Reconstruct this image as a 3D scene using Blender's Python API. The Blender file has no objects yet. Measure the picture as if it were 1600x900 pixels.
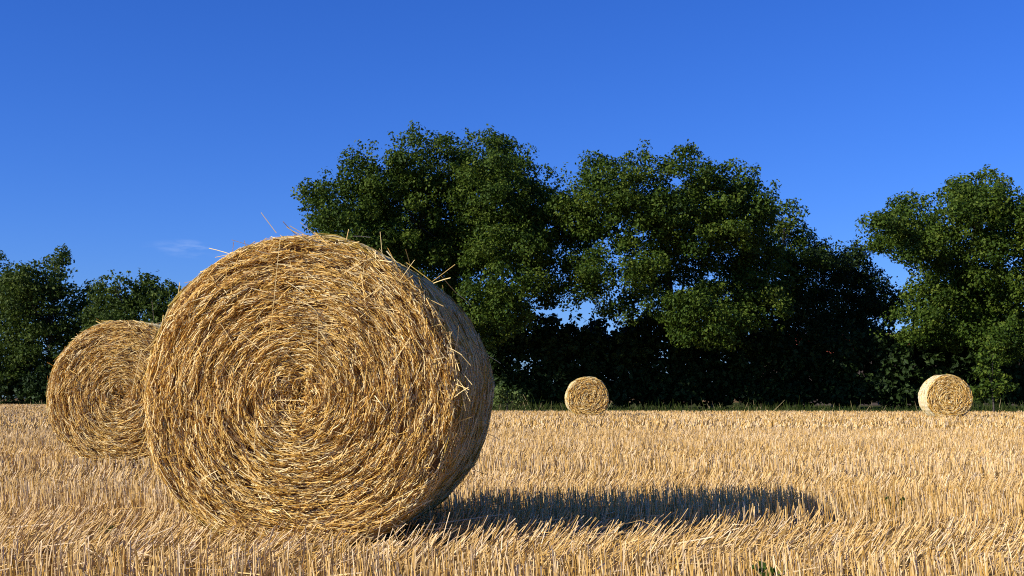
import bpy, math, random
import numpy as np
from mathutils import Vector, Matrix

# ------------------------------------------------------------------ camera, sky, sun, exposure
random.seed(7)
rng = np.random.default_rng(11)
S = bpy.context.scene
COL = S.collection
R = math.radians

FPX = 2000.0                       # focal length in pixels of the 1600 x 900 photograph
CAM_H = 0.704
HORIZON = 622.0
PITCH = math.atan((HORIZON - 450.0) / FPX)
cam_d = bpy.data.cameras.new('camera')
cam_d.sensor_width = 36.0
cam_d.lens = 36.0 * FPX / 1600.0
cam_d.clip_start = 0.05
cam_d.clip_end = 6000.0
cam = bpy.data.objects.new('camera', cam_d)
COL.objects.link(cam)
cam.location = (0, 0, CAM_H)
cam.rotation_euler = (R(90) + PITCH, 0, 0)
S.camera = cam

SUN_EL = R(26.0)
SUN_AZ = R(25.5)                   # light travels to the right and this much away from the camera
to_sun = Vector((-math.cos(SUN_AZ) * math.cos(SUN_EL), -math.sin(SUN_AZ) * math.cos(SUN_EL), math.sin(SUN_EL)))

W = bpy.data.worlds.new('World')
S.world = W
W.use_nodes = True
nt = W.node_tree
nt.nodes.clear()
out = nt.nodes.new('ShaderNodeOutputWorld')
bg = nt.nodes.new('ShaderNodeBackground')
sky = nt.nodes.new('ShaderNodeTexSky')
sky.sky_type = 'NISHITA'
sky.sun_disc = False
sky.sun_elevation = SUN_EL
sky.sun_rotation = math.atan2(to_sun.x, to_sun.y)
sky.altitude = 0
sky.air_density = 1.0
sky.dust_density = 0.15
sky.ozone_density = 3.5
hs = nt.nodes.new('ShaderNodeHueSaturation')
hs.inputs['Saturation'].default_value = 1.2
hs.inputs['Value'].default_value = 1.0
nt.links.new(sky.outputs[0], hs.inputs['Color'])
deep = nt.nodes.new('ShaderNodeMixRGB'); deep.blend_type = 'MULTIPLY'; deep.inputs[0].default_value = 1.0
deep.inputs['Color2'].default_value = (0.325, 0.505, 1.04, 1)      # the deep blue of a polarised summer sky
nt.links.new(hs.outputs[0], deep.inputs['Color1'])
# one faint wisp of cirrus low in the sky
tc = nt.nodes.new('ShaderNodeTexCoord')
wd = Vector(((312 - 800) / FPX, 1.0, math.tan(PITCH + math.atan((450 - 388) / FPX)))).normalized()
sub = nt.nodes.new('ShaderNodeVectorMath'); sub.operation = 'SUBTRACT'; sub.inputs[1].default_value = wd
scl = nt.nodes.new('ShaderNodeVectorMath'); scl.operation = 'MULTIPLY'; scl.inputs[1].default_value = (24, 24, 130)
ln = nt.nodes.new('ShaderNodeVectorMath'); ln.operation = 'LENGTH'
nz = nt.nodes.new('ShaderNodeTexNoise'); nz.inputs['Scale'].default_value = 1.0; nz.inputs['Detail'].default_value = 5
nsc = nt.nodes.new('ShaderNodeVectorMath'); nsc.operation = 'MULTIPLY'; nsc.inputs[1].default_value = (40, 40, 190)
nt.links.new(tc.outputs['Generated'], sub.inputs[0])
nt.links.new(sub.outputs[0], scl.inputs[0]); nt.links.new(scl.outputs[0], ln.inputs[0])
nt.links.new(tc.outputs['Generated'], nsc.inputs[0]); nt.links.new(nsc.outputs[0], nz.inputs['Vector'])
fall = nt.nodes.new('ShaderNodeMapRange'); fall.interpolation_type = 'SMOOTHSTEP'
fall.inputs['From Min'].default_value = 1.2; fall.inputs['From Max'].default_value = 0.0
nt.links.new(ln.outputs['Value'], fall.inputs['Value'])
nr = nt.nodes.new('ShaderNodeMapRange'); nr.interpolation_type = 'SMOOTHSTEP'
nr.inputs['From Min'].default_value = 0.42; nr.inputs['From Max'].default_value = 0.75
nr.inputs['To Max'].default_value = 0.38
nt.links.new(nz.outputs['Fac'], nr.inputs['Value'])
mm = nt.nodes.new('ShaderNodeMath'); mm.operation = 'MULTIPLY'
nt.links.new(fall.outputs[0], mm.inputs[0]); nt.links.new(nr.outputs[0], mm.inputs[1])
mx = nt.nodes.new('ShaderNodeMixRGB'); mx.inputs['Color2'].default_value = (3.6, 4.6, 7.0, 1)
nt.links.new(mm.outputs[0], mx.inputs['Fac']); nt.links.new(deep.outputs[0], mx.inputs['Color1'])
nt.links.new(mx.outputs[0], bg.inputs['Color'])
bg.inputs['Strength'].default_value = 0.115
nt.links.new(bg.outputs[0], out.inputs[0])

sun_d = bpy.data.lights.new('sun', 'SUN')
sun_d.energy = 5.0
sun_d.angle = R(0.5)
sun_d.color = (1.0, 0.955, 0.90)
sun = bpy.data.objects.new('sun', sun_d)
COL.objects.link(sun)
sun.location = to_sun * 60
sun.rotation_euler = (-to_sun).to_track_quat('-Z', 'Y').to_euler()

S.view_settings.view_transform = 'Standard'
S.view_settings.look = 'None'
S.view_settings.gamma = 1.0
S.view_settings.use_curve_mapping = False
S.view_settings.exposure = 0.38
S.render.engine = 'CYCLES'
S.cycles.use_denoising = False
S.cycles.filter_width = 1.1
S.cycles.max_bounces = 6
S.cycles.transparent_max_bounces = 4


# ------------------------------------------------------------------ helpers
def P(px, py, depth):
    """The world point that shows at a pixel of the photograph when it stands DEPTH metres ahead."""
    u, v = (px - 800.0) / FPX, (450.0 - py) / FPX
    c, s = math.cos(PITCH), math.sin(PITCH)
    y, z = c - v * s, s + v * c
    k = depth / y
    return np.array((u * k, depth, CAM_H + z * k))


def mesh_of(name, verts, faces, mat, tint=None, smooth=False):
    """faces: list of integer arrays (n,3) / (n,4); tint: one float per vertex."""
    verts = np.asarray(verts, dtype=np.float32)
    me = bpy.data.meshes.new(name)
    me.vertices.add(len(verts))
    me.vertices.foreach_set('co', verts.ravel())
    idx = np.concatenate([np.asarray(f, dtype=np.int32).ravel() for f in faces])
    tot = np.concatenate([np.full(len(f), np.asarray(f).shape[1], dtype=np.int32) for f in faces])
    st = np.concatenate([[0], np.cumsum(tot)[:-1]]).astype(np.int32)
    me.loops.add(len(idx))
    me.loops.foreach_set('vertex_index', idx)
    me.polygons.add(len(tot))
    me.polygons.foreach_set('loop_start', st)
    me.polygons.foreach_set('loop_total', tot)
    me.polygons.foreach_set('use_smooth', np.full(len(tot), smooth))
    me.update(calc_edges=True)
    if tint is not None:
        a = me.attributes.new('tint', 'FLOAT', 'POINT')
        a.data.foreach_set('value', np.asarray(tint, dtype=np.float32))
    me.materials.append(mat)
    return me


def add(name, me, parent=None, label=None, cat=None, group=None, kind=None):
    o = bpy.data.objects.new(name, me)
    COL.objects.link(o)
    if parent is not None:
        o.parent = parent
    tag(o, label, cat, group, kind)
    return o


def tag(o, label=None, cat=None, group=None, kind=None):
    for k, v in (('label', label), ('category', cat), ('group', group), ('kind', kind)):
        if v:
            o[k] = v
    return o


def norm(v):
    return v / np.maximum(np.linalg.norm(v, axis=-1, keepdims=True), 1e-9)


def straw_mesh(rings, rad, tint, cap=False):
    """Three-sided stalks. rings: list of (n,3) centre points, rad: (n,) or list per ring."""
    n = len(rings[0])
    k = len(rings)
    axis = norm(rings[-1] - rings[0])
    ref = np.where(np.abs(axis[:, 2:3]) < 0.85, np.array([[0, 0, 1.0]]), np.array([[1.0, 0, 0]]))
    a = norm(np.cross(axis, ref))
    b = np.cross(axis, a)
    ph = rng.uniform(0, 6.283, n)[:, None]
    vs = np.empty((n, k * 3, 3))
    for i, c in enumerate(rings):
        r = (rad[i] if isinstance(rad, list) else rad)[:, None]
        for j in range(3):
            an = ph + j * 2.0944
            vs[:, i * 3 + j] = c + r * (np.cos(an) * a + np.sin(an) * b)
    base = (np.arange(n) * k * 3)[:, None]
    q = []
    for i in range(k - 1):
        for j in range(3):
            j2 = (j + 1) % 3
            q.append(np.array([i * 3 + j, i * 3 + j2, i * 3 + 3 + j2, i * 3 + 3 + j])[None, :] + base)
    faces = [np.concatenate(q)]
    if cap:
        faces.append(np.array([(k - 1) * 3, (k - 1) * 3 + 1, (k - 1) * 3 + 2])[None, :] + base)
    return vs.reshape(-1, 3), faces, np.repeat(tint, k * 3)


def tube(path, radii, seg=7):
    path = np.asarray(path, float)
    n = len(path)
    t = np.gradient(path, axis=0)
    t = norm(t)
    ref = np.array([1.0, 0.13, 0.05])
    a = norm(np.cross(t, ref))
    b = np.cross(t, a)
    an = np.linspace(0, 2 * math.pi, seg, endpoint=False)
    vs = path[:, None, :] + np.asarray(radii)[:, None, None] * (np.cos(an)[None, :, None] * a[:, None, :] + np.sin(an)[None, :, None] * b[:, None, :])
    f = []
    for i in range(n - 1):
        for j in range(seg):
            j2 = (j + 1) % seg
            f.append((i * seg + j, i * seg + j2, (i + 1) * seg + j2, (i + 1) * seg + j))
    return vs.reshape(-1, 3), np.array(f)


def join(chunks):
    vs, fs, off = [], [], 0
    for v, f in chunks:
        vs.append(v); fs.append(f + off); off += len(v)
    return np.concatenate(vs), np.concatenate(fs)


# ------------------------------------------------------------------ materials
def material(name):
    m = bpy.data.materials.new(name)
    m.use_nodes = True
    t = m.node_tree
    t.nodes.clear()
    o = t.nodes.new('ShaderNodeOutputMaterial')
    return m, t, o


def ramp(t, stops):
    r = t.nodes.new('ShaderNodeValToRGB')
    e = r.color_ramp.elements
    while len(e) < len(stops):
        e.new(0.5)
    for x, (p, c) in zip(e, stops):
        x.position = p
        x.color = (*c, 1)
    return r


def straw_material(name, stops, rough=0.5, trans=0.12, spec=0.35):
    m, t, o = material(name)
    at = t.nodes.new('ShaderNodeAttribute'); at.attribute_name = 'tint'
    r = ramp(t, stops)
    t.links.new(at.outputs['Fac'], r.inputs['Fac'])
    co = t.nodes.new('ShaderNodeTexCoord')
    n = t.nodes.new('ShaderNodeTexNoise'); n.inputs['Scale'].default_value = 45; n.inputs['Detail'].default_value = 3
    t.links.new(co.outputs['Object'], n.inputs['Vector'])
    mr = t.nodes.new('ShaderNodeMapRange')
    mr.inputs['To Min'].default_value = 0.72; mr.inputs['To Max'].default_value = 1.28
    t.links.new(n.outputs['Fac'], mr.inputs['Value'])
    mu = t.nodes.new('ShaderNodeVectorMath'); mu.operation = 'SCALE'
    t.links.new(r.outputs['Color'], mu.inputs[0]); t.links.new(mr.outputs[0], mu.inputs['Scale'])
    p = t.nodes.new('ShaderNodeBsdfPrincipled')
    p.inputs['Roughness'].default_value = rough
    p.inputs['Specular IOR Level'].default_value = spec
    t.links.new(mu.outputs[0], p.inputs['Base Color'])
    tr = t.nodes.new('ShaderNodeBsdfTranslucent')
    t.links.new(mu.outputs[0], tr.inputs['Color'])
    mix = t.nodes.new('ShaderNodeMixShader'); mix.inputs[0].default_value = trans
    t.links.new(p.outputs[0], mix.inputs[1]); t.links.new(tr.outputs[0], mix.inputs[2])
    t.links.new(mix.outputs[0], o.inputs[0])
    return m


M_FACE = straw_material('cut_straw', [(0.0, (0.26, 0.115, 0.018)), (0.3, (0.58, 0.315, 0.05)), (0.65, (0.85, 0.545, 0.135)), (1.0, (0.95, 0.76, 0.37))], spec=0.2)
M_SIDE = straw_material('wrapped_straw', [(0.0, (0.22, 0.125, 0.018)), (0.5, (0.52, 0.35, 0.06)), (1.0, (0.86, 0.72, 0.38))], spec=0.12)
M_CORE = straw_material('packed_straw', [(0.0, (0.24, 0.12, 0.03)), (1.0, (0.36, 0.20, 0.055))], rough=0.8, trans=0.0)
M_STUB = straw_material('stubble_straw', [(0.0, (0.34, 0.17, 0.025)), (0.3, (0.58, 0.335, 0.075)), (0.65, (0.75, 0.495, 0.185)), (1.0, (0.86, 0.645, 0.37))], trans=0.08, spec=0.15)
M_GRASS = straw_material('verge_grass', [(0.0, (0.022, 0.042, 0.008)), (0.6, (0.07, 0.09, 0.018)), (0.85, (0.24, 0.19, 0.08)), (1.0, (0.42, 0.33, 0.16))], trans=0.2, spec=0.05)


def plain(name, col, rough=0.7, nscale=8.0, amt=0.3):
    m, t, o = material(name)
    co = t.nodes.new('ShaderNodeTexCoord')
    n = t.nodes.new('ShaderNodeTexNoise'); n.inputs['Scale'].default_value = nscale; n.inputs['Detail'].default_value = 6
    t.links.new(co.outputs['Object'], n.inputs['Vector'])
    r = ramp(t, [(0.3, tuple(c * (1 - amt) for c in col)), (0.7, tuple(min(1, c * (1 + amt)) for c in col))])
    t.links.new(n.outputs['Fac'], r.inputs['Fac'])
    p = t.nodes.new('ShaderNodeBsdfPrincipled')
    p.inputs['Roughness'].default_value = rough
    t.links.new(r.outputs[0], p.inputs['Base Color'])
    b = t.nodes.new('ShaderNodeBump'); b.inputs['Strength'].default_value = 0.5; b.inputs['Distance'].default_value = 0.02
    t.links.new(n.outputs['Fac'], b.inputs['Height']); t.links.new(b.outputs[0], p.inputs['Normal'])
    t.links.new(p.outputs[0], o.inputs[0])
    return m


M_NET = plain('net_wrap_white', (0.66, 0.57, 0.36), 0.7, 3, 0.05)
M_BARK = plain('bark', (0.075, 0.06, 0.045), 0.9, 6.0, 0.4)
M_ROOF = plain('red_roof_tiles', (0.42, 0.09, 0.045), 0.8, 2.0, 0.25)
M_WALL = plain('brown_brick', (0.20, 0.12, 0.08), 0.8, 2.0, 0.08)
M_DARKWOOD = plain('dark_boards', (0.10, 0.07, 0.05), 0.8, 2.0, 0.2)
M_GLASS = plain('window_glass', (0.03, 0.035, 0.04), 0.1, 1.0, 0.0)


def leaf_material(name, stops, trans=0.28):
    m, t, o = material(name)
    at = t.nodes.new('ShaderNodeAttribute'); at.attribute_name = 'tint'
    r = ramp(t, stops)
    t.links.new(at.outputs['Fac'], r.inputs['Fac'])
    p = t.nodes.new('ShaderNodeBsdfPrincipled')
    p.inputs['Roughness'].default_value = 0.6
    p.inputs['Specular IOR Level'].default_value = 0.14
    t.links.new(r.outputs[0], p.inputs['Base Color'])
    tr = t.nodes.new('ShaderNodeBsdfTranslucent')
    t.links.new(r.outputs[0], tr.inputs['Color'])
    mix = t.nodes.new('ShaderNodeMixShader'); mix.inputs[0].default_value = trans
    t.links.new(p.outputs[0], mix.inputs[1]); t.links.new(tr.outputs[0], mix.inputs[2])
    t.links.new(mix.outputs[0], o.inputs[0])
    return m


M_OAK = leaf_material('oak_leaves', [(0.0, (0.022, 0.046, 0.005)), (0.55, (0.058, 0.100, 0.009)), (1.0, (0.135, 0.175, 0.020))])
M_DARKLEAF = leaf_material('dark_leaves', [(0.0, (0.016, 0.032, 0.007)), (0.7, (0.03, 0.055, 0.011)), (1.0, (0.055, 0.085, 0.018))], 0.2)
M_FAR = leaf_material('ash_leaves', [(0.0, (0.026, 0.048, 0.007)), (0.6, (0.055, 0.088, 0.011)), (1.0, (0.11, 0.14, 0.02))])
M_LIGHTLEAF = leaf_material('pale_leaves', [(0.0, (0.06, 0.10, 0.02)), (1.0, (0.16, 0.20, 0.05))])

# ------------------------------------------------------------------ ground
gm, t, o = material('chaff_and_soil')
co = t.nodes.new('ShaderNodeTexCoord')
n1 = t.nodes.new('ShaderNodeTexNoise'); n1.inputs['Scale'].default_value = 55; n1.inputs['Detail'].default_value = 8; n1.inputs['Roughness'].default_value = 0.7
n2 = t.nodes.new('ShaderNodeTexNoise'); n2.inputs['Scale'].default_value = 0.6; n2.inputs['Detail'].default_value = 4
t.links.new(co.outputs['Object'], n1.inputs['Vector']); t.links.new(co.outputs['Object'], n2.inputs['Vector'])
r1 = ramp(t, [(0.32, (0.08, 0.042, 0.012)), (0.5, (0.22, 0.125, 0.03)), (0.68, (0.46, 0.29, 0.08))])
r2 = ramp(t, [(0.3, (0.84, 0.82, 0.78)), (0.7, (1.0, 1.0, 1.0))])
t.links.new(n1.outputs['Fac'], r1.inputs['Fac']); t.links.new(n2.outputs['Fac'], r2.inputs['Fac'])
mu = t.nodes.new('ShaderNodeMixRGB'); mu.blend_type = 'MULTIPLY'; mu.inputs[0].default_value = 1
t.links.new(r1.outputs[0], mu.inputs[1]); t.links.new(r2.outputs[0], mu.inputs[2])
p = t.nodes.new('ShaderNodeBsdfPrincipled'); p.inputs['Roughness'].default_value = 0.9; p.inputs['Specular IOR Level'].default_value = 0.1
t.links.new(mu.outputs[0], p.inputs['Base Color'])
b = t.nodes.new('ShaderNodeBump'); b.inputs['Strength'].default_value = 0.8; b.inputs['Distance'].default_value = 0.03
t.links.new(n1.outputs['Fac'], b.inputs['Height']); t.links.new(b.outputs[0], p.inputs['Normal'])
t.links.new(p.outputs[0], o.inputs[0])
G = 3000.0
add('field_ground', mesh_of('field_ground', [(-G, -200, 0), (G, -200, 0), (G, G, 0), (-G, G, 0)], [np.array([[0, 1, 2, 3]])], gm), kind='structure')

# hedge line: (x, y) of the field's far edge, from left to right
EDGE = np.array([(-95, 170), (-52, 131), (-32, 112), (-14, 78), (-6, 64), (0, 61.5), (12, 60.5), (21, 58.5), (32, 56), (60, 50)], float)


def edge_y(x):
    return np.interp(x, EDGE[:, 0], EDGE[:, 1])


# ------------------------------------------------------------------ straw bales
BALES = []     # (x, y, angle, half width, radius) for stubble exclusion


def make_bale(face_px, dpx, theta, label, n_face, n_side, n_single, thick=1.0, rad=0.75, width=1.2, net=34, seed=1, specials=(), sink=0.03, side_tint=0.55, strand=0.0005):
    rs = np.random.default_rng(seed)
    d = 1.5 * FPX / dpx
    fc = P(face_px, HORIZON, d)
    ax = np.array((math.sin(theta), math.cos(theta), 0.0))
    cen = fc + ax * width / 2
    root = bpy.data.objects.new('straw_bale', None)
    COL.objects.link(root)
    root.location = (cen[0], cen[1], 0.0)
    root.rotation_euler = (0, 0, -theta)
    tag(root, label, 'straw bale', 'round straw bales on the stubble field')
    BALES.append((cen[0], cen[1], theta, width / 2, rad))
    hw = width / 2
    ph0 = rs.uniform(0, 6)

    def rim(th):            # slightly uneven outline
        return rad * (1 + 0.011 * np.sin(3 * th + ph0) + 0.009 * np.sin(5 * th + 2 * ph0) + 0.006 * np.sin(11 * th) + 0.004 * np.sin(23 * th + ph0))

    def face_y(r, th):      # local y of the front face
        q = r / rad
        ring = 0.006 * np.sin(2 * math.pi * (r / 0.062 - th / (2 * math.pi)) + 1.6 * np.sin(2 * th))
        lump = 0.009 * np.sin(4 * th + 9 * q + ph0) * q + 0.007 * np.sin(7 * th - 14 * q)
        return -hw - 0.035 * (1 - q ** 2) + 0.03 * np.exp(-(q / 0.12) ** 2) + 0.045 * np.clip((q - 0.93) / 0.07, 0, 1) ** 2 + ring * np.clip(q * 3, 0, 1) + lump

    def sag(p):             # the bale has settled under its own weight
        p = np.array(p, float)
        z = p[..., 2]
        low = np.clip((0.35 - z) / 0.35, 0, None)
        p[..., 2] = z + 0.055 * low ** 2 - sink
        p[..., 0] = p[..., 0] * (1 + 0.028 * np.clip(1 - z / rad, 0, 1))
        return p

    def on_face(r, th, lift):
        y = face_y(r, th) - lift
        return sag(np.stack([r * np.cos(th), y, rad + r * np.sin(th)], -1))

    # packed core
    nr, nt_ = (34, 140) if thick < 2 else (14, 64)
    th = np.linspace(0, 2 * math.pi, nt_, endpoint=False)
    rows = []
    for i in range(1, nr + 1):
        r = rim(th) * i / nr
        rows.append(on_face(r - 0.006, th, -0.03 + rs.normal(0, 0.003, nt_)))
    for y in np.linspace(-hw + 0.085, hw - 0.09, 22):
        r = rim(th) - 0.012 + rs.normal(0, 0.003, nt_) + 0.008 * np.sin(y * 31 + 2 * np.sin(th * 2))
        rows.append(sag(np.stack([r * np.cos(th), np.full(nt_, y), rad + r * np.sin(th)], -1)))
    for i in range(nr // 2, 0, -1):
        r = rim(th) * i / (nr // 2) - 0.012
        yy = hw - 0.06 * np.clip((r / rad - 0.86) / 0.14, 0, 1) ** 2
        rows.append(sag(np.stack([r * np.cos(th), yy, rad + r * np.sin(th)], -1)))
    V = np.concatenate(rows)
    k = len(rows)
    ii, jj = np.meshgrid(np.arange(k - 1), np.arange(nt_), indexing='ij')
    j2 = (jj + 1) % nt_
    F = np.stack([ii * nt_ + jj, ii * nt_ + j2, (ii + 1) * nt_ + j2, (ii + 1) * nt_ + jj], -1).reshape(-1, 4)
    c0, c1 = len(V), len(V) + 1
    V = np.concatenate([V, [V[:nt_].mean(0)], [V[-nt_:].mean(0)]])
    j = np.arange(nt_)
    F3 = np.concatenate([np.stack([np.full(nt_, c0), (j + 1) % nt_, j], -1), np.stack([np.full(nt_, c1), (k - 1) * nt_ + j, (k - 1) * nt_ + (j + 1) % nt_], -1)])
    add('core', mesh_of('core', V, [F, F3], M_CORE, rs.uniform(0, 1, len(V)), True), root)

    # coiled straw of both faces
    for sgn, cnt in ((-1, n_face), (1, n_face // 10)):
        u = rs.uniform(0.0004, 1, cnt)
        r = rad * np.sqrt(u) * 0.992
        th = rs.uniform(0, 2 * math.pi, cnt)
        streak = np.sin(r * 95 + 3 * np.sin(2 * th + ph0) + 1.7 * np.sin(5 * th)) + np.sin(r * 61 - 4 * np.sin(3 * th)) + np.sin(13 * th + 40 * r) + np.sin(9 * th - 57 * r)
        pick = rs.random(cnt) < 0.78 + 0.22 * streak
        r, th = r[pick], th[pick]
        cnt = len(r)
        L = np.clip(rs.lognormal(math.log(0.056), 0.5, cnt), 0.02, 0.18) * (0.75 + 0.25 * thick)
        dev = rs.normal(0.05, 0.25, cnt)
        wild = rs.random(cnt) < 0.10
        dev[wild] = rs.normal(0, 0.7, wild.sum())
        cw = np.exp(-(r / 0.11) ** 2)
        dev = dev + cw * rs.normal(0, 1.1, cnt)
        L = L * (1 - 0.35 * cw)
        dth = np.clip(L * np.cos(dev) / (2 * np.maximum(r, 0.06)), -1.0, 1.0)
        dr = L * np.sin(dev) / 2
        l0 = rs.normal(0.004, 0.009, cnt)
        l1 = rs.normal(0.004, 0.009, cnt)
        stick = rs.random(cnt) < 0.09
        l1[stick] += rs.uniform(0.01, 0.045, stick.sum())
        rmax = rim(th) * 1.012
        ra, rb = np.clip(r - dr, 0.005, rmax), np.clip(r + dr, 0.005, rmax)
        p0, p1, p2 = on_face(ra, th - dth, l0), on_face((ra + rb) / 2, th, (l0 + l1) / 2 + 0.002), on_face(rb, th + dth, l1)
        if sgn > 0:
            for q in (p0, p1, p2):
                q[:, 1] = hw - 0.06 * np.clip((np.hypot(q[:, 0], q[:, 2] - rad) / rad - 0.86) / 0.14, 0, 1) ** 2 + rs.uniform(0, 0.012, cnt)
        w = rs.uniform(0.0009, 0.0026, cnt) * thick
        tint = np.clip(rs.normal(0.66, 0.30, cnt) + 0.10 * np.sin(2 * math.pi * (r / 0.062 - th / 6.283)), 0, 1)
        v, f, tt = straw_mesh([p0, p1, p2], w, tint)
        add('face_straw', mesh_of('face_straw', v, f, M_FACE, tt), root, kind='stuff')

    # straw of the round side, lying along the coil
    def side_pt(th, y, lift):
        rr = rim(th) + lift
        return sag(np.stack([rr * np.cos(th), y, rad + rr * np.sin(th)], -1))
    y = rs.uniform(-hw + 0.012, hw - 0.02, n_side)
    th = rs.uniform(0, 2 * math.pi, n_side)
    L = np.clip(rs.lognormal(math.log(0.13), 0.45, n_side), 0.04, 0.34)
    dev = rs.normal(0, 0.17, n_side)
    l0, l1 = rs.normal(-0.004, 0.005, n_side), rs.normal(-0.004, 0.005, n_side)
    stick = rs.random(n_side) < 0.012
    l1[stick] += rs.uniform(0.01, 0.04, stick.sum())
    inset = 0.045 * np.clip((-hw + 0.06 - y) / 0.06, 0, 1) ** 2 + 0.045 * np.clip((y - hw + 0.06) / 0.06, 0, 1) ** 2
    d2 = L * np.cos(dev) / (2 * rad)
    dy = L * np.sin(dev) / 2
    v, f, tt = straw_mesh([side_pt(th - d2, y - dy, l0 - inset), side_pt(th, y, (l0 + l1) / 2 - inset + 0.002), side_pt(th + d2, y + dy, l1 - inset)],
                          rs.uniform(0.0014, 0.0036, n_side) * thick, np.clip(rs.normal(side_tint, 0.27, n_side), 0, 1))  # mean tint, raised where the sunlit sheen of the net is coloured in
    add('side_straw', mesh_of('side_straw', v, f, M_SIDE, tt), root, kind='stuff')

    # net wrap: strands running round the bale with zigzag ties
    chunks = []
    st = 64
    th = np.linspace(0, 2 * math.pi, st + 1)
    ys = np.linspace(-hw + 0.05, hw - 0.05, net)
    for i, y0 in enumerate(ys):
        yy = y0 + 0.004 * np.sin(th * 9 + i)
        pts = side_pt(th, yy, 0.003 + 0.003 * np.sin(th * 23 + 3 * i))
        chunks.append(tube(pts, np.full(st + 1, strand), 3))
        if i < net - 1:
            zz = np.where(np.arange(st + 1) % 2 == 0, y0, ys[i + 1])
            chunks.append(tube(side_pt(th, zz, np.full(st + 1, 0.004)), np.full(st + 1, strand * 0.7), 3))
    v, f = join(chunks)
    add('net_wrap', mesh_of('net_wrap', v, [f], M_NET), root)

    # single stalks that stand out
    if n_single:
        kinds = []
        for q in range(8):
            bend = rs.uniform(-0.05, 0.05)
            z = np.zeros(1)
            ring = [np.array([[x, 0.0, bend * (0.25 - x * x) * 4 * 0.5]]) for x in (-0.5, -0.15, 0.2, 0.5)]
            v, f, tt = straw_mesh(ring, np.full(1, 1.0), np.array([rs.uniform(0.55, 1.0)]))
            # radius is scaled per object, so the unit stalk is 1 long and its section is set here
            ctr = np.repeat(np.concatenate(ring), 3, axis=0)
            v = ctr + (v - ctr) * 0.019
            kinds.append(mesh_of('straw', v, f, M_FACE, tt))

        def stalk(a, bq):
            a, bq = np.array(a, float), np.array(bq, float)
            dv = Vector(bq - a)
            L = dv.length
            rot = dv.to_track_quat('X', 'Z').to_matrix().to_4x4()
            ob = add('straw', kinds[rs.integers(0, 8)], root)
            s = L
            tk = 0.0023 * thick / 0.019
            ob.matrix_local = Matrix.Translation(Vector((a + bq) / 2)) @ rot @ Matrix.Diagonal((s, tk * rs.uniform(0.6, 1.0), tk * rs.uniform(0.6, 1.0), 1))
        cth, sth = math.cos(theta), math.sin(theta)
        for (x0, y0, x1, y1, dd0, dd1) in specials:      # stalks of the photograph, at their place on the bale
            pts = []
            for (px, py, dd) in ((x0, y0, dd0), (x1, y1, dd1)):
                wpt = P(px, py, d + dd) - np.array((cen[0], cen[1], 0))
                pts.append((wpt[0] * cth - wpt[1] * sth, wpt[0] * sth + wpt[1] * cth, wpt[2]))
            stalk(*pts)
        for q in range(n_single - len(specials)):
            if q % 6 == 0:      # at the rim, pointing out
                th0 = rs.uniform(-0.5, 3.6)
                r0 = float(rim(np.array(th0))) * rs.uniform(0.965, 0.995)
                a = on_face(np.array([r0]), np.array([th0]), np.array([0.0]))[0]
                tang = np.array((-math.sin(th0), 0, math.cos(th0))) * rs.choice((-1, 1))
                outv = np.array((math.cos(th0), 0, math.sin(th0)))
                dirv = tang * rs.uniform(0.5, 1) + outv * rs.uniform(0.0, 0.45) + np.array((0, rs.uniform(-0.5, 0.5), 0))
                stalk(a, a + dirv / np.linalg.norm(dirv) * rs.uniform(0.05, 0.13))
            else:               # across the face
                r0 = rad * math.sqrt(rs.uniform(0.003, 0.95))
                th0 = rs.uniform(0, 6.283)
                a = on_face(np.array([r0]), np.array([th0]), np.array([0.014]))[0]
                an = th0 + math.pi / 2 + rs.normal(0, 0.75)
                Ls = rs.uniform(0.07, 0.19)
                b2 = a + Ls * np.array((math.cos(an), 0, math.sin(an)))
                r2 = min(math.hypot(b2[0], b2[2] - rad), rad)
                b2[1] = float(face_y(np.array(r2), np.array(math.atan2(b2[2] - rad, b2[0])))) - rs.uniform(0.008, 0.03)
                stalk(a, b2)
    return root


B1_SPECIAL = [
    (408, 332, 432, 364, 0.02, 0.05), (442, 346, 462, 366, 0.05, 0.12), (545, 358, 541, 376, -0.02, 0.02), (594, 362, 597, 396, 0.10, 0.16),
    (552, 369, 578, 371, 0.0, 0.1), (634, 390, 641, 414, 0.2, 0.3), (675, 440, 711, 413, 0.45, 0.30), (676, 443, 704, 434, 0.4, 0.3),
    (690, 432, 713, 458, 0.6, 0.7), (713, 458, 736, 477, 0.7, 0.75), (690, 520, 707, 518, -0.1, -0.08), (707, 518, 690, 545, -0.08, -0.06),
    (700, 543, 722, 555, -0.1, -0.12), (712, 600, 733, 609, -0.1, -0.14), (708, 622, 732, 605, -0.1, -0.13), (714, 592, 731, 614, -0.09, -0.12),
    (762, 556, 782, 568, 0.9, 0.95), (750, 672, 782, 688, 0.95, 0.9), (742, 735, 760, 742, 1.0, 0.95), (735, 738, 752, 765, 1.0, 0.9),
    (438, 372, 428, 470, -0.09, -0.10), (428, 470, 418, 545, -0.10, -0.12), (497, 490, 496, 560, -0.11, -0.13), (375, 520, 405, 545, -0.11, -0.12),
    (365, 378, 363, 398, 0.05, 0.1), (382, 376, 385, 392, 0.05, 0.1), (345, 812, 322, 838, -0.12, -0.14), (312, 752, 340, 735, -0.12, -0.14),
]
bale1 = make_bale(467, 484, R(6.2), 'largest round straw bale in the foreground, its coiled end facing the viewer', 31000, 8500, 300, 0.95, seed=3, specials=B1_SPECIAL, rad=0.79, sink=0.075)
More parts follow.
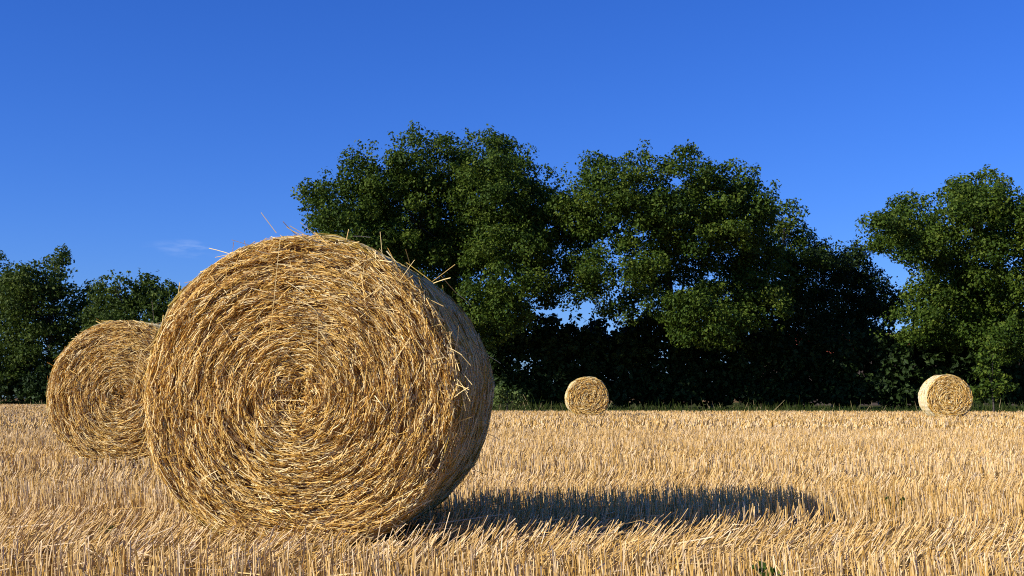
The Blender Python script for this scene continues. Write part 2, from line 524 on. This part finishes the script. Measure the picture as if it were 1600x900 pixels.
bale2 = make_bale(188, 231, R(2.0), 'mid-size round straw bale half hidden behind the largest bale', 14000, 2500, 140, 1.3, seed=9, rad=0.765, sink=0.03,
                  specials=[(237, 470, 240, 500, 0.2, 0.2), (150, 497, 162, 505, 0.0, 0.1), (222, 545, 206, 612, -0.12, -0.14), (74, 566, 84, 572, 0, 0.1)])
bale3 = make_bale(919, 65, R(-1.5), 'small distant round straw bale below the middle oaks', 2600, 1500, 0, 4.8, net=24, seed=21, side_tint=0.7, strand=0.003)  # lighter side straw paints in the pale sheen of sunlit net
bale4 = make_bale(1484, 70, R(4.0), 'small distant round straw bale at far right with pale sunlit side', 2600, 1500, 0, 4.6, net=30, seed=33, side_tint=0.85, strand=0.0035)  # side straw paler still, its colour standing in for net sheen in sun


# ------------------------------------------------------------------ stubble
ROW = -0.12           # rows run to the right and slightly towards the camera


def under_bale(x, y, grow=0.0):
    m = np.zeros(len(x), bool)
    for (bx, by, th, hw, rad) in BALES:
        c, s = math.cos(th), math.sin(th)
        lx = (x - bx) * c - (y - by) * s
        ly = (x - bx) * s + (y - by) * c
        m |= (np.abs(ly) < hw + 0.02 + grow) & (np.abs(lx) < rad * 0.55 + grow)
    return m


def wob(x, y, s, p):
    return (np.sin(x * s + p) + np.sin(y * s * 1.31 + 2 * p) + np.sin((x + y) * s * 0.73 + 3.3 * p) + np.sin((x - 1.7 * y) * s * 0.51 + p)) / 4


BANDS = [(5.0, 7.1, 0.98), (8.9, 11.2, 0.75), (13.4, 16.4, 0.65), (19.0, 23.0, 0.6), (27, 32, 0.6), (38, 45, 0.6)]


def stubble(name, y0, y1, dens, rmin, rmax, hmul=1.0, cap=False, xlim=None, spacing=0.125):
    xm = 0.42 * y1 + 2.2
    area = 2 * xm * (y1 - y0)
    n = int(area * dens)
    x = rng.uniform(-xm, xm, n)
    v = rng.uniform(y0 + ROW * -xm * 0 - 0.0, y1, n)
    # snap to drill rows
    vv = np.round((v - ROW * x) / spacing) * spacing + rng.normal(0, spacing * 0.19, n)
    y = vv + ROW * x
    keep = (np.abs(x) < 0.42 * y + 2.2) & (y > y0 - 0.1) & (y < y1) & (y < edge_y(x) - 0.4)
    if xlim:
        keep &= (x > xlim[0]) & (x < xlim[1])
    # thin, patchy stand
    keep &= rng.random(n) < 0.80 + 0.35 * wob(x, y, 5.0, 1.3)
    keep &= ~under_bale(x, y)
    x, y, vv = x[keep], y[keep], vv[keep]
    n = len(x)
    h = np.clip(rng.normal(0.140, 0.022, n), 0.06, 0.21) * hmul
    lean = rng.normal(-0.06, 0.10, n) + 0.04 * wob(x, y, 2.3, 0.4)
    vb = vv + 0.22 * wob(x, y, 1.1, 2.0)
    for (a, b_, s) in BANDS:
        inside = np.clip((vb - a) / 0.25, 0, 1) * np.clip((b_ - vb) / 0.35, 0, 1)
        amt = s * inside * (0.8 + 0.2 * wob(x, y, 3.1, 5.0))
        lean += amt + rng.normal(0, 0.2, n) * inside
    stray = rng.random(n) < 0.05
    lean[stray] += rng.normal(0, 0.5, stray.sum())
    fwd = rng.normal(0.0, 0.13, n)
    fwd[stray] += rng.normal(0, 0.4, stray.sum())
    near = under_bale(x, y, 0.12)
    fwd[near] += rng.normal(-0.3, 0.25, near.sum())
    lean[near] += rng.normal(0, 0.3, near.sum())
    dirv = np.stack([np.sin(lean), np.sin(fwd), np.cos(lean) * np.cos(fwd)], -1)
    dirv = norm(dirv)
    p0 = np.stack([x, y, np.full(n, -0.01)], -1)
    p1 = p0 + dirv * h[:, None]
    p1[:, 2] = np.maximum(p1[:, 2], 0.02)
    r = rng.uniform(rmin, rmax, n)
    tint = np.clip(rng.normal(0.60, 0.25, n) + 0.10 * wob(x, y, 0.9, 3.0), 0, 1)
    vs, f, tt = straw_mesh([p0, p1], [r, r * 0.9], tint, cap)
    return add(name, mesh_of(name, vs, f, M_STUB, tt), None, label='cut straw stubble in drill rows covering the field', kind='stuff')


stubble('stubble', 3.1, 10.0, 640, 0.0013, 0.0029, cap=True)
stubble('stubble', 10.0, 25.0, 240, 0.0023, 0.0043)
stubble('stubble', 25.0, 72.0, 33, 0.008, 0.013, 0.95)
stubble('stubble', 72.0, 136.0, 14, 0.015, 0.024, 0.95, xlim=(-70, -6))

# loose straw lying about between the rows
n = 6000
y = 3.1 + 18 * rng.random(n) ** 1.6
x = (rng.random(n) * 2 - 1) * (0.42 * y + 2)
k = ~under_bale(x, y)
x, y = x[k], y[k]
n = len(x)
an = rng.normal(0.1, 0.6, n)
L = np.clip(rng.lognormal(math.log(0.13), 0.5, n), 0.04, 0.45)
z0, z1 = rng.uniform(0.005, 0.09, n), rng.uniform(0.005, 0.12, n)
dv = np.stack([np.cos(an) * L / 2, np.sin(an) * L / 2, np.zeros(n)], -1)
c = np.stack([x, y, (z0 + z1) / 2], -1)
dv[:, 2] = (z1 - z0) / 2
v, f, tt = straw_mesh([c - dv, c + dv], rng.uniform(0.0012, 0.0026, n), np.clip(rng.normal(0.68, 0.22, n), 0, 1))
add('loose_straw', mesh_of('loose_straw', v, f, M_STUB, tt), label='loose straw lying between the stubble rows', kind='stuff')


# ------------------------------------------------------------------ trees and shrubs
def leaves(cent, size, tint, outw=None, up=0.35):
    n = len(cent)
    nrm = rng.normal(0, 0.75, (n, 3)) + np.array([0, 0, up])
    if outw is not None:
        nrm = nrm + outw * 1.0
    nrm = norm(nrm)
    a = norm(np.cross(nrm, norm(rng.normal(0, 1, (n, 3)))))
    b = np.cross(nrm, a)
    L = (size * rng.uniform(0.65, 1.3, n))[:, None] * 0.5
    w = L * rng.uniform(0.5, 0.75, n)[:, None]
    vs = np.stack([cent - a * L, cent + b * w + nrm * L * 0.15, cent + a * L, cent - b * w + nrm * L * 0.15], 1)
    f = np.arange(n * 4).reshape(n, 4)
    return vs.reshape(-1, 3), f, np.repeat(tint, 4)


def crown_points(lobes, spacing, per, crad):
    """lobes: (centre, radii); clumps through every lobe, leaves round every clump, shoots on the outside."""
    pts, tnt, ow = [], [], []
    tips = []
    for c, rr in lobes:
        area = 4 * math.pi * (((rr[0] * rr[1]) ** 1.6 + (rr[0] * rr[2]) ** 1.6 + (rr[1] * rr[2]) ** 1.6) / 3) ** (1 / 1.6)
        m = max(6, int(area / spacing ** 2))
        d = norm(rng.normal(0, 1, (m, 3)))
        rad = np.where(rng.random(m) < 0.8, rng.uniform(0.74, 1.02, m), rng.uniform(0.2, 0.7, m))
        cc = c + d * rad[:, None] * rr
        cc[:, 2] += 0.1
        for q in range(m):
            s = crad * rng.uniform(0.5, 1.25)
            k = int(per * rng.uniform(0.8, 1.2) * (s / crad) ** 1.6)
            g = norm(rng.normal(0, 1, (k, 3)))
            pts.append(cc[q] + g * (rng.random(k) ** 0.3)[:, None] * s * np.array([1.0, 1.0, 0.7]))
            ow.append(g)
            tnt.append(np.full(k, rng.normal(0.5, 0.17)) + rng.normal(0, 0.17, k))
        # leafy shoots standing out of the crown
        m2 = int(m * 0.55)
        d = norm(rng.normal(0, 1, (m2, 3)) + np.array([0, 0, 0.35]))
        for q in range(m2):
            st = c + d[q] * rr * rng.uniform(0.92, 1.04)
            sh = norm(d[q] * 0.8 + np.array([0, 0, 0.7]) + rng.normal(0, 0.3, 3)) * crad * rng.uniform(0.4, 1.15)
            k = int(per * rng.uniform(0.12, 0.25))
            tt = rng.random(k)
            g = rng.normal(0, 1, (k, 3)) * crad * 0.26
            pts.append(st + sh * tt[:, None] + g * (1.1 - 0.6 * tt[:, None]))
            ow.append(norm(g))
            tnt.append(np.full(k, rng.normal(0.58, 0.17)) + rng.normal(0, 0.17, k))
        tips.append((c, cc[:5]))
    return np.concatenate(pts), np.clip(np.concatenate(tnt), 0, 1), tips, np.concatenate(ow)


def make_tree(name, base_px, depth, lobes_px, label, cat='tree', group=None, mat=M_OAK, leaf=0.16, spacing=1.0, per=158, crad=0.66, trunk_r=0.38, thick=1.05, spread=3.0, back=0.0, drop=0.0, trunk_name='trunk'):
    sc = depth / FPX
    b0 = P(base_px, HORIZON, depth + back)      # the foot may stand further back than the crown's middle
    root = bpy.data.objects.new(name, None)
    COL.objects.link(root)
    root.location = (b0[0], depth + back, 0)
    tag(root, label, cat, group)
    lobes = []
    n = len(lobes_px)
    for q, (px, py, rx, rz) in enumerate(lobes_px):
        py = py + drop * min(1.0, max(0.0, (400 - py) / 100.0))
        c = P(px, py, depth)
        rr = np.array((rx * sc, (rx + rz) * 0.5 * sc * thick, rz * sc))
        c = c - np.array((b0[0], depth + back, 0))
        c[1] += rng.uniform(-1, 1) * spread
        lobes.append((c, rr))
    pts, tnt, tips, ow = crown_points(lobes, spacing, per, crad)
    ok = pts[:, 2] > 0.15
    pts, tnt, ow = pts[ok], tnt[ok], ow[ok]
    v, f, tt = leaves(pts, np.full(len(pts), leaf), tnt, ow)
    add('crown', mesh_of('crown', v, [f], mat, tt), root)
    # trunk and limbs
    ch = []
    cm = np.mean([c for c, _ in lobes], axis=0)
    top = np.array((cm[0] * 0.5, cm[1] * 0.5, max(cm[2], 1.0)))
    hgt = top[2]
    ts = np.linspace(0, 1, 9)
    path = np.stack([top[0] * ts ** 1.5 + 0.15 * np.sin(ts * 5) * trunk_r * 2, top[1] * ts ** 1.5, -0.1 + (hgt + 0.1) * ts], -1)
    rads = trunk_r * (1.35 * np.exp(-ts * 9) * 0.5 + 1 - 0.62 * ts)
    ch.append(tube(path, rads, 9))
    for c, cc in tips:
        if np.linalg.norm(c[:2] - top[:2]) > 3.2 and len(lobes) > 8:      # outermost boughs: only twigs inside the leaves
            continue
        s0 = rng.uniform(0.35, 0.9)
        st = np.array([np.interp(s0, ts, path[:, i]) for i in range(3)])
        t2 = np.linspace(0, 1, 6)[:, None]
        mid = (st + c) / 2 + np.array((0, 0, 0.12 * np.linalg.norm(c - st)))
        pth = (1 - t2) ** 2 * st + 2 * (1 - t2) * t2 * mid + t2 ** 2 * c
        ch.append(tube(pth, trunk_r * np.linspace(0.24, 0.05, 6), 6))
        for e in cc:
            pt = (1 - t2) ** 2 * pth[3] + 2 * (1 - t2) * t2 * c + t2 ** 2 * e
            ch.append(tube(pt[::1], trunk_r * np.linspace(0.14, 0.03, 6), 4))
    v, f = join(ch)
    add(trunk_name, mesh_of(trunk_name, v, [f], M_BARK, None, True), root)
    return root


make_tree('oak_tree', 712, 64, [
    (748, 240, 52, 46), (782, 236, 30, 36), (668, 243, 56, 42), (596, 276, 52, 40), (522, 318, 44, 34), (497, 352, 34, 24), (806, 270, 46, 46),
    (640, 335, 92, 68), (742, 335, 92, 78), (560, 372, 70, 48), (826, 345, 46, 66), (702, 430, 92, 68), (796, 425, 66, 56), (630, 440, 80, 58), (745, 500, 80, 46), (790, 490, 46, 36), (835, 455, 40, 34), (850, 420, 34, 34), (700, 380, 80, 50), (780, 375, 70, 50), (625, 295, 60, 44), (700, 285, 70, 50), (560, 325, 56, 40), (770, 300, 60, 50), (845, 300, 34, 40), (590, 400, 70, 40)],
    'tall broad dark green oak rising behind the largest bale', back=4.0, drop=9, group='trees along the hedge')
make_tree('oak_tree', 1052, 63, [
    (1062, 268, 42, 34), (1000, 272, 34, 32), (936, 272, 34, 32), (884, 300, 30, 32), (1128, 282, 50, 34), (1172, 318, 38, 42), (1000, 335, 80, 54),
    (1092, 345, 86, 58), (905, 372, 54, 56), (1168, 390, 50, 46), (960, 425, 66, 32), (1065, 432, 74, 36), (1150, 452, 66, 36), (895, 430, 40, 28), (1060, 485, 64, 28), (1130, 490, 66, 34), (1040, 390, 84, 42), (1190, 440, 44, 44), (1030, 305, 60, 34), (960, 305, 50, 38), (1100, 310, 60, 40), (915, 325, 46, 40), (1145, 345, 50, 44), (860, 355, 36, 46), (985, 478, 54, 26), (905, 462, 34, 22), (1180, 490, 50, 36), (1100, 520, 60, 24), (1212, 400, 30, 40)],
    'broad lighter green oak directly above the small middle bale', back=5.2, drop=13, group='trees along the hedge')
make_tree('slender_oak_tree', 1222, 68.5, [(1222, 345, 26, 22), (1240, 372, 30, 24), (1216, 398, 40, 30), (1248, 420, 34, 30), (1222, 452, 44, 34)],
          'small loose-leaved tree on right shoulder of the middle oak', group='trees along the hedge', trunk_r=0.16, spread=1.2)
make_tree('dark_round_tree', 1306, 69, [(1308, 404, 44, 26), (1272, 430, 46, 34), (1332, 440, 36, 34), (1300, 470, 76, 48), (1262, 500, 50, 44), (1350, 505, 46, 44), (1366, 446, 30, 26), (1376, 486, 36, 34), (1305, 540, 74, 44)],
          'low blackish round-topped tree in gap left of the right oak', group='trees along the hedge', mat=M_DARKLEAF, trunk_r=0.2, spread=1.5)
make_tree('oak_tree', 1508, 62.5, [
    (1528, 298, 46, 30), (1562, 316, 36, 32), (1440, 318, 34, 28), (1486, 342, 70, 42), (1572, 372, 46, 46), (1398, 356, 38, 22), (1352, 364, 20, 12), (1428, 394, 46, 32),
    (1540, 412, 64, 44), (1490, 462, 74, 44), (1596, 450, 50, 50), (1624, 376, 44, 50), (1440, 475, 34, 26), (1560, 500, 60, 40), (1480, 510, 60, 36), (1420, 515, 50, 30), (1500, 395, 60, 44), (1515, 350, 60, 40), (1455, 370, 50, 32), (1418, 366, 40, 18), (1520, 440, 60, 40), (1560, 450, 56, 40), (1590, 345, 40, 40), (1385, 372, 26, 12), (1540, 540, 60, 30), (1600, 520, 50, 40)],
    'spreading oak at right edge standing behind the far right bale', back=5.4, drop=9, group='trees along the hedge')
make_tree('oak_tree', 1716, 58, [(1716, 330, 60, 50), (1680, 400, 60, 60), (1750, 410, 70, 60), (1710, 480, 80, 60)],
          'oak cut off by the right border of the picture', group='trees along the hedge', spacing=1.6, leaf=0.3)
make_tree('ash_tree', 78, 132, [(92, 398, 7, 10), (84, 414, 16, 18), (70, 440, 38, 30), (100, 456, 28, 30), (36, 448, 26, 22), (70, 486, 60, 42), (28, 500, 48, 50), (108, 510, 44, 46), (70, 550, 80, 50), (30, 580, 60, 40), (110, 585, 50, 40), (10, 460, 34, 30), (128, 470, 24, 26), (140, 510, 30, 36), (60, 460, 44, 36)],
          'pointed dark tree at far left, tallest of its group', group='trees at the far left corner', mat=M_FAR, leaf=0.34, spacing=1.4, per=50, crad=0.95, spread=3)
make_tree('ash_tree', -30, 136, [(-30, 430, 50, 40), (-10, 480, 40, 50), (-60, 480, 60, 60), (-30, 550, 80, 60)],
          'dark tree cut off by the left border of the picture', group='trees at the far left corner', mat=M_FAR, leaf=0.34, spacing=1.5, per=50, crad=0.95)
make_tree('field_maple_tree', 215, 122, [(160, 452, 18, 14), (192, 448, 20, 14), (232, 448, 24, 16), (262, 458, 22, 14), (180, 480, 36, 26), (240, 484, 44, 28), (210, 520, 64, 36), (200, 565, 80, 44), (270, 540, 50, 60), (165, 500, 36, 36), (212, 466, 34, 20), (270, 480, 40, 26), (150, 468, 20, 20)],
          'low bushy green tree between far left tree and largest bale', group='trees at the far left corner', mat=M_FAR, leaf=0.32, spacing=1.25, per=50, crad=0.85, spread=2.5, trunk_r=0.25)

# hedge shrubs under the trees: (pixel, depth, top pixel row, half width px, label)
hedge = [
    (640, 72, 470, 70, 'dark hedge shrub behind the right half of the largest bale'),
    (735, 69, 470, 58, 'dark hedge shrub emerging beside the right edge of the largest bale'),
    (812, 67.5, 490, 58, 'dark hedge shrub above the low sunlit weedy bush'),
    (890, 67.5, 497, 54, 'dark hedge shrub behind the small middle bale, on its left'),
    (965, 67.5, 497, 54, 'dark hedge shrub behind the small middle bale, on its right'),
    (1040, 67.5, 490, 56, 'dark hedge shrub under the middle of the lighter green oak'),
    (1112, 67.5, 490, 54, 'dark hedge shrub under the right half of the lighter green oak'),
    (1185, 67.5, 485, 54, 'dark hedge shrub beneath the small loose-leaved tree'),
    (1262, 67.5, 520, 54, 'dark hedge shrub at left foot of the blackish round-topped tree'),
    (1338, 66, 520, 52, 'dark hedge shrub at right foot of the blackish round-topped tree'),
    (1412, 66, 512, 52, 'dark hedge shrub just left of the far right bale'),
    (1490, 66, 500, 56, 'dark hedge shrub rising right behind the far right bale'),
    (1570, 66, 490, 56, 'dark hedge shrub behind the sunlit sapling at right'),
    (1655, 66, 480, 60, 'dark hedge shrub cut off by the right border'),
]
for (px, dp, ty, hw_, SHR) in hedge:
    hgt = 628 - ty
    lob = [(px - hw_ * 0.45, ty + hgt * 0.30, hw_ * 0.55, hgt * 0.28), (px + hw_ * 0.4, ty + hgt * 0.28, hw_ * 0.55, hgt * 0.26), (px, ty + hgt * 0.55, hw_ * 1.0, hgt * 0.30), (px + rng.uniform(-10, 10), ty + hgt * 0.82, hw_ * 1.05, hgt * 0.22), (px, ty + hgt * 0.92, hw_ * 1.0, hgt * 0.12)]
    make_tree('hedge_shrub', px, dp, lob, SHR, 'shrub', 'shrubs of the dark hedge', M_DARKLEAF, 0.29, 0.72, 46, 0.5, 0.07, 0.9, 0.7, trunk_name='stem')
hedge2 = [
    (20, 128, 560, 60, 'dark bush at foot of the pointed far left tree, leftmost'),
    (100, 126, 575, 60, 'dark bush at foot of the pointed far left tree, right side'),
    (190, 121, 575, 60, 'dark bush left above the mid-size bale'),
    (280, 113, 560, 70, 'dark bush behind the meeting of the two near bales'),
    (-60, 134, 560, 60, 'dark bush cut off by the left border'),
    (380, 104, 540, 80, 'dark bush behind the left half of the largest bale'),
    (500, 90, 530, 90, 'dark bush behind the middle of the largest bale'),
]
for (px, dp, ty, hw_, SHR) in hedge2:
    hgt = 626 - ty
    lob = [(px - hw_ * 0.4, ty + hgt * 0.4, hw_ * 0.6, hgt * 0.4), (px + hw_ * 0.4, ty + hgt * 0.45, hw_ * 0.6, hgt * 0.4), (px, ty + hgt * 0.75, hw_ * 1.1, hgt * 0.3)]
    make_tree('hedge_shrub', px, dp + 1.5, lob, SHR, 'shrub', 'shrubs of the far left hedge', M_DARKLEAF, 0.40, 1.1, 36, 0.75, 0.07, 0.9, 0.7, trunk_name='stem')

# lighter bushes that catch the sun in front of the hedge
make_tree('leafy_sapling', 1552, 55.0, [(1552, 552, 14, 16), (1545, 580, 18, 18), (1560, 605, 24, 20), (1535, 618, 16, 12)], 'sunlit green sapling just right of the far right bale', 'shrub',
          'sunlit bushes before the hedge', M_OAK, 0.17, 0.42, 26, 0.3, 0.04, 0.9, 0.2, trunk_name='stem')
make_tree('weedy_bush', 792, 60.0, [(780, 622, 16, 12), (806, 626, 18, 9)], 'low sunlit weedy bush at field edge right of largest bale', 'shrub',
          'sunlit bushes before the hedge', M_LIGHTLEAF, 0.16, 0.4, 22, 0.25, 0.03, 0.9, 0.2, trunk_name='stem')
# rough grass along the hedge foot
bank, t, o = material('hedge_bank_earth')
co = t.nodes.new('ShaderNodeTexCoord')
n1 = t.nodes.new('ShaderNodeTexNoise'); n1.inputs['Scale'].default_value = 3; n1.inputs['Detail'].default_value = 8
t.links.new(co.outputs['Object'], n1.inputs['Vector'])
r1 = ramp(t, [(0.35, (0.03, 0.035, 0.012)), (0.65, (0.07, 0.075, 0.025))])
t.links.new(n1.outputs['Fac'], r1.inputs['Fac'])
p = t.nodes.new('ShaderNodeBsdfPrincipled'); p.inputs['Roughness'].default_value = 0.95; p.inputs['Specular IOR Level'].default_value = 0.0
t.links.new(r1.outputs[0], p.inputs['Base Color']); t.links.new(p.outputs[0], o.inputs[0])
nE = len(EDGE)
bv = np.concatenate([np.column_stack([EDGE, np.full(nE, 0.004)]), np.column_stack([EDGE + np.array((0, 0.6)), np.full(nE, 0.16)]), np.column_stack([EDGE + np.array((4, 90)), np.full(nE, 0.2)])])
bi = np.arange(nE - 1)
add('hedge_bank', mesh_of('hedge_bank', bv, [np.concatenate([np.stack([bi + q * nE, bi + 1 + q * nE, bi + 1 + (q + 1) * nE, bi + (q + 1) * nE], -1) for q in (0, 1)])], bank), kind='structure')
n = 15000
x = rng.uniform(-70, 45, n)
y = edge_y(x) + rng.uniform(-0.4, 1.6, n) - 0.9 * np.clip(wob(x, x * 0.3, 1.7, 4.0), 0, 1)
dist = y
hh = rng.lognormal(math.log(0.19), 0.4, n) * (1.1 + 0.8 * wob(x, y, 0.9, 1.0))
tall = rng.random(n) < 0.02
hh[tall] *= 1.9
tint = np.clip(rng.normal(0.26, 0.25, n) + 0.25 * wob(x, y, 0.5, 2.0), 0, 1)
tint[tall] = rng.uniform(0.85, 1, tall.sum())
p0 = np.stack([x, y, np.where(y > edge_y(x) + 0.5, 0.15, 0.0)], -1)
le = rng.normal(0.05, 0.35, n)
p1 = p0 + np.stack([np.sin(le) * hh, rng.normal(0, 0.25, n) * hh, np.cos(le) * hh], -1)
r = 0.0003 * dist * rng.uniform(0.6, 1.4, n)
v, f, tt = straw_mesh([p0, p1], [r, r * 0.25], tint)
add('grass_verge', mesh_of('grass_verge', v, f, M_GRASS, tt), label='rough grass with dry stalks along the hedge foot', kind='stuff')


# ------------------------------------------------------------------ red-roofed building glimpsed through the hedge
def box(x0, x1, y0, y1, z0, z1):
    v = np.array([(x, y, z) for z in (z0, z1) for y in (y0, y1) for x in (x0, x1)], float)
    f = np.array([(0, 2, 3, 1), (4, 5, 7, 6), (0, 1, 5, 4), (2, 6, 7, 3), (0, 4, 6, 2), (1, 3, 7, 5)])
    return v, f


D = 92.0
c0, c1 = P(1215, 545, D), P(1660, 545, D)
barn = bpy.data.objects.new('low_barn', None)
COL.objects.link(barn)
barn.location = ((c0[0] + c1[0]) / 2, D, 0)
tag(barn, 'long low red-roofed building glimpsed through the right hedge', 'barn')
hl = (c1[0] - c0[0]) / 2
zr, ze = P(1400, 520, D)[2], P(1400, 552, D)[2]
v, f = box(-hl, hl, 0.4, 7.6, 0, ze)
add('wall', mesh_of('wall', v, [f], M_DARKWOOD), barn)
rv = np.array([(-hl - .3, 0, ze), (hl + .3, 0, ze), (hl + .3, 4, zr), (-hl - .3, 4, zr), (hl + .3, 8, ze), (-hl - .3, 8, ze)])
rv2 = rv + np.array((0, 0, 0.15))
rv = np.concatenate([rv, rv2])
rf = np.array([(6, 7, 8, 9), (9, 8, 10, 11), (1, 0, 3, 2), (2, 3, 5, 4), (0, 1, 7, 6), (4, 5, 11, 10)])
rt = np.array([(1, 2, 8, 7), (2, 4, 10, 8), (3, 0, 6, 9), (5, 3, 9, 11)])
add('roof', mesh_of('roof', rv, [np.concatenate([rf, rt])], M_ROOF), barn)
for xx in np.linspace(-hl + 1.5, hl - 1.5, 7):
    v, f = box(xx - 0.5, xx + 0.5, 0.36, 0.44, 1.0, 2.0)
    w = add('window', mesh_of('window', v, [f], M_DARKWOOD), barn)
    v, f = box(xx - 0.42, xx + 0.42, 0.34, 0.42, 1.08, 1.92)
    add('pane', mesh_of('pane', v, [f], M_GLASS), w)


# ------------------------------------------------------------------ small green weeds in the stubble
def weed(px, py, label, size):
    d = CAM_H * FPX / (py - HORIZON)
    b0 = P(px, py, d)
    root = bpy.data.objects.new('weed', None)
    COL.objects.link(root)
    root.location = (b0[0], d, 0)
    tag(root, label, 'weed', 'green weeds in the stubble')
    st = []
    lv = []
    for q in range(5):
        a = rng.uniform(0, 6.28)
        tip = np.array((math.cos(a) * size * 0.5, math.sin(a) * size * 0.5, size * rng.uniform(0.6, 1.0)))
        tt_ = np.linspace(0, 1, 4)[:, None]
        st.append(tube(tip * tt_ * np.array((1, 1, 1)) , np.linspace(0.002, 0.001, 4), 4))
        for e in np.linspace(0.35, 1.0, 5):
            lv.append(tip * e + rng.normal(0, 0.008, 3))
    v, f = join(st)
    add('stem', mesh_of('stem', v, [f], M_LIGHTLEAF, np.full(len(v), 0.5)), root)
    lv = np.array(lv)
    v, f, tt = leaves(lv, np.full(len(lv), size * 0.42), rng.uniform(0, 1, len(lv)))
    add('leaf_cluster', mesh_of('leaf_cluster', v, [f], M_OAK, tt), root)


weed(1204, 918, 'small green weed at bottom edge right of centre', 0.10)
weed(1400, 800, 'small green weed among leaning stubble at right', 0.10)
weed(165, 838, 'small green weed among leaning stubble at left', 0.08)
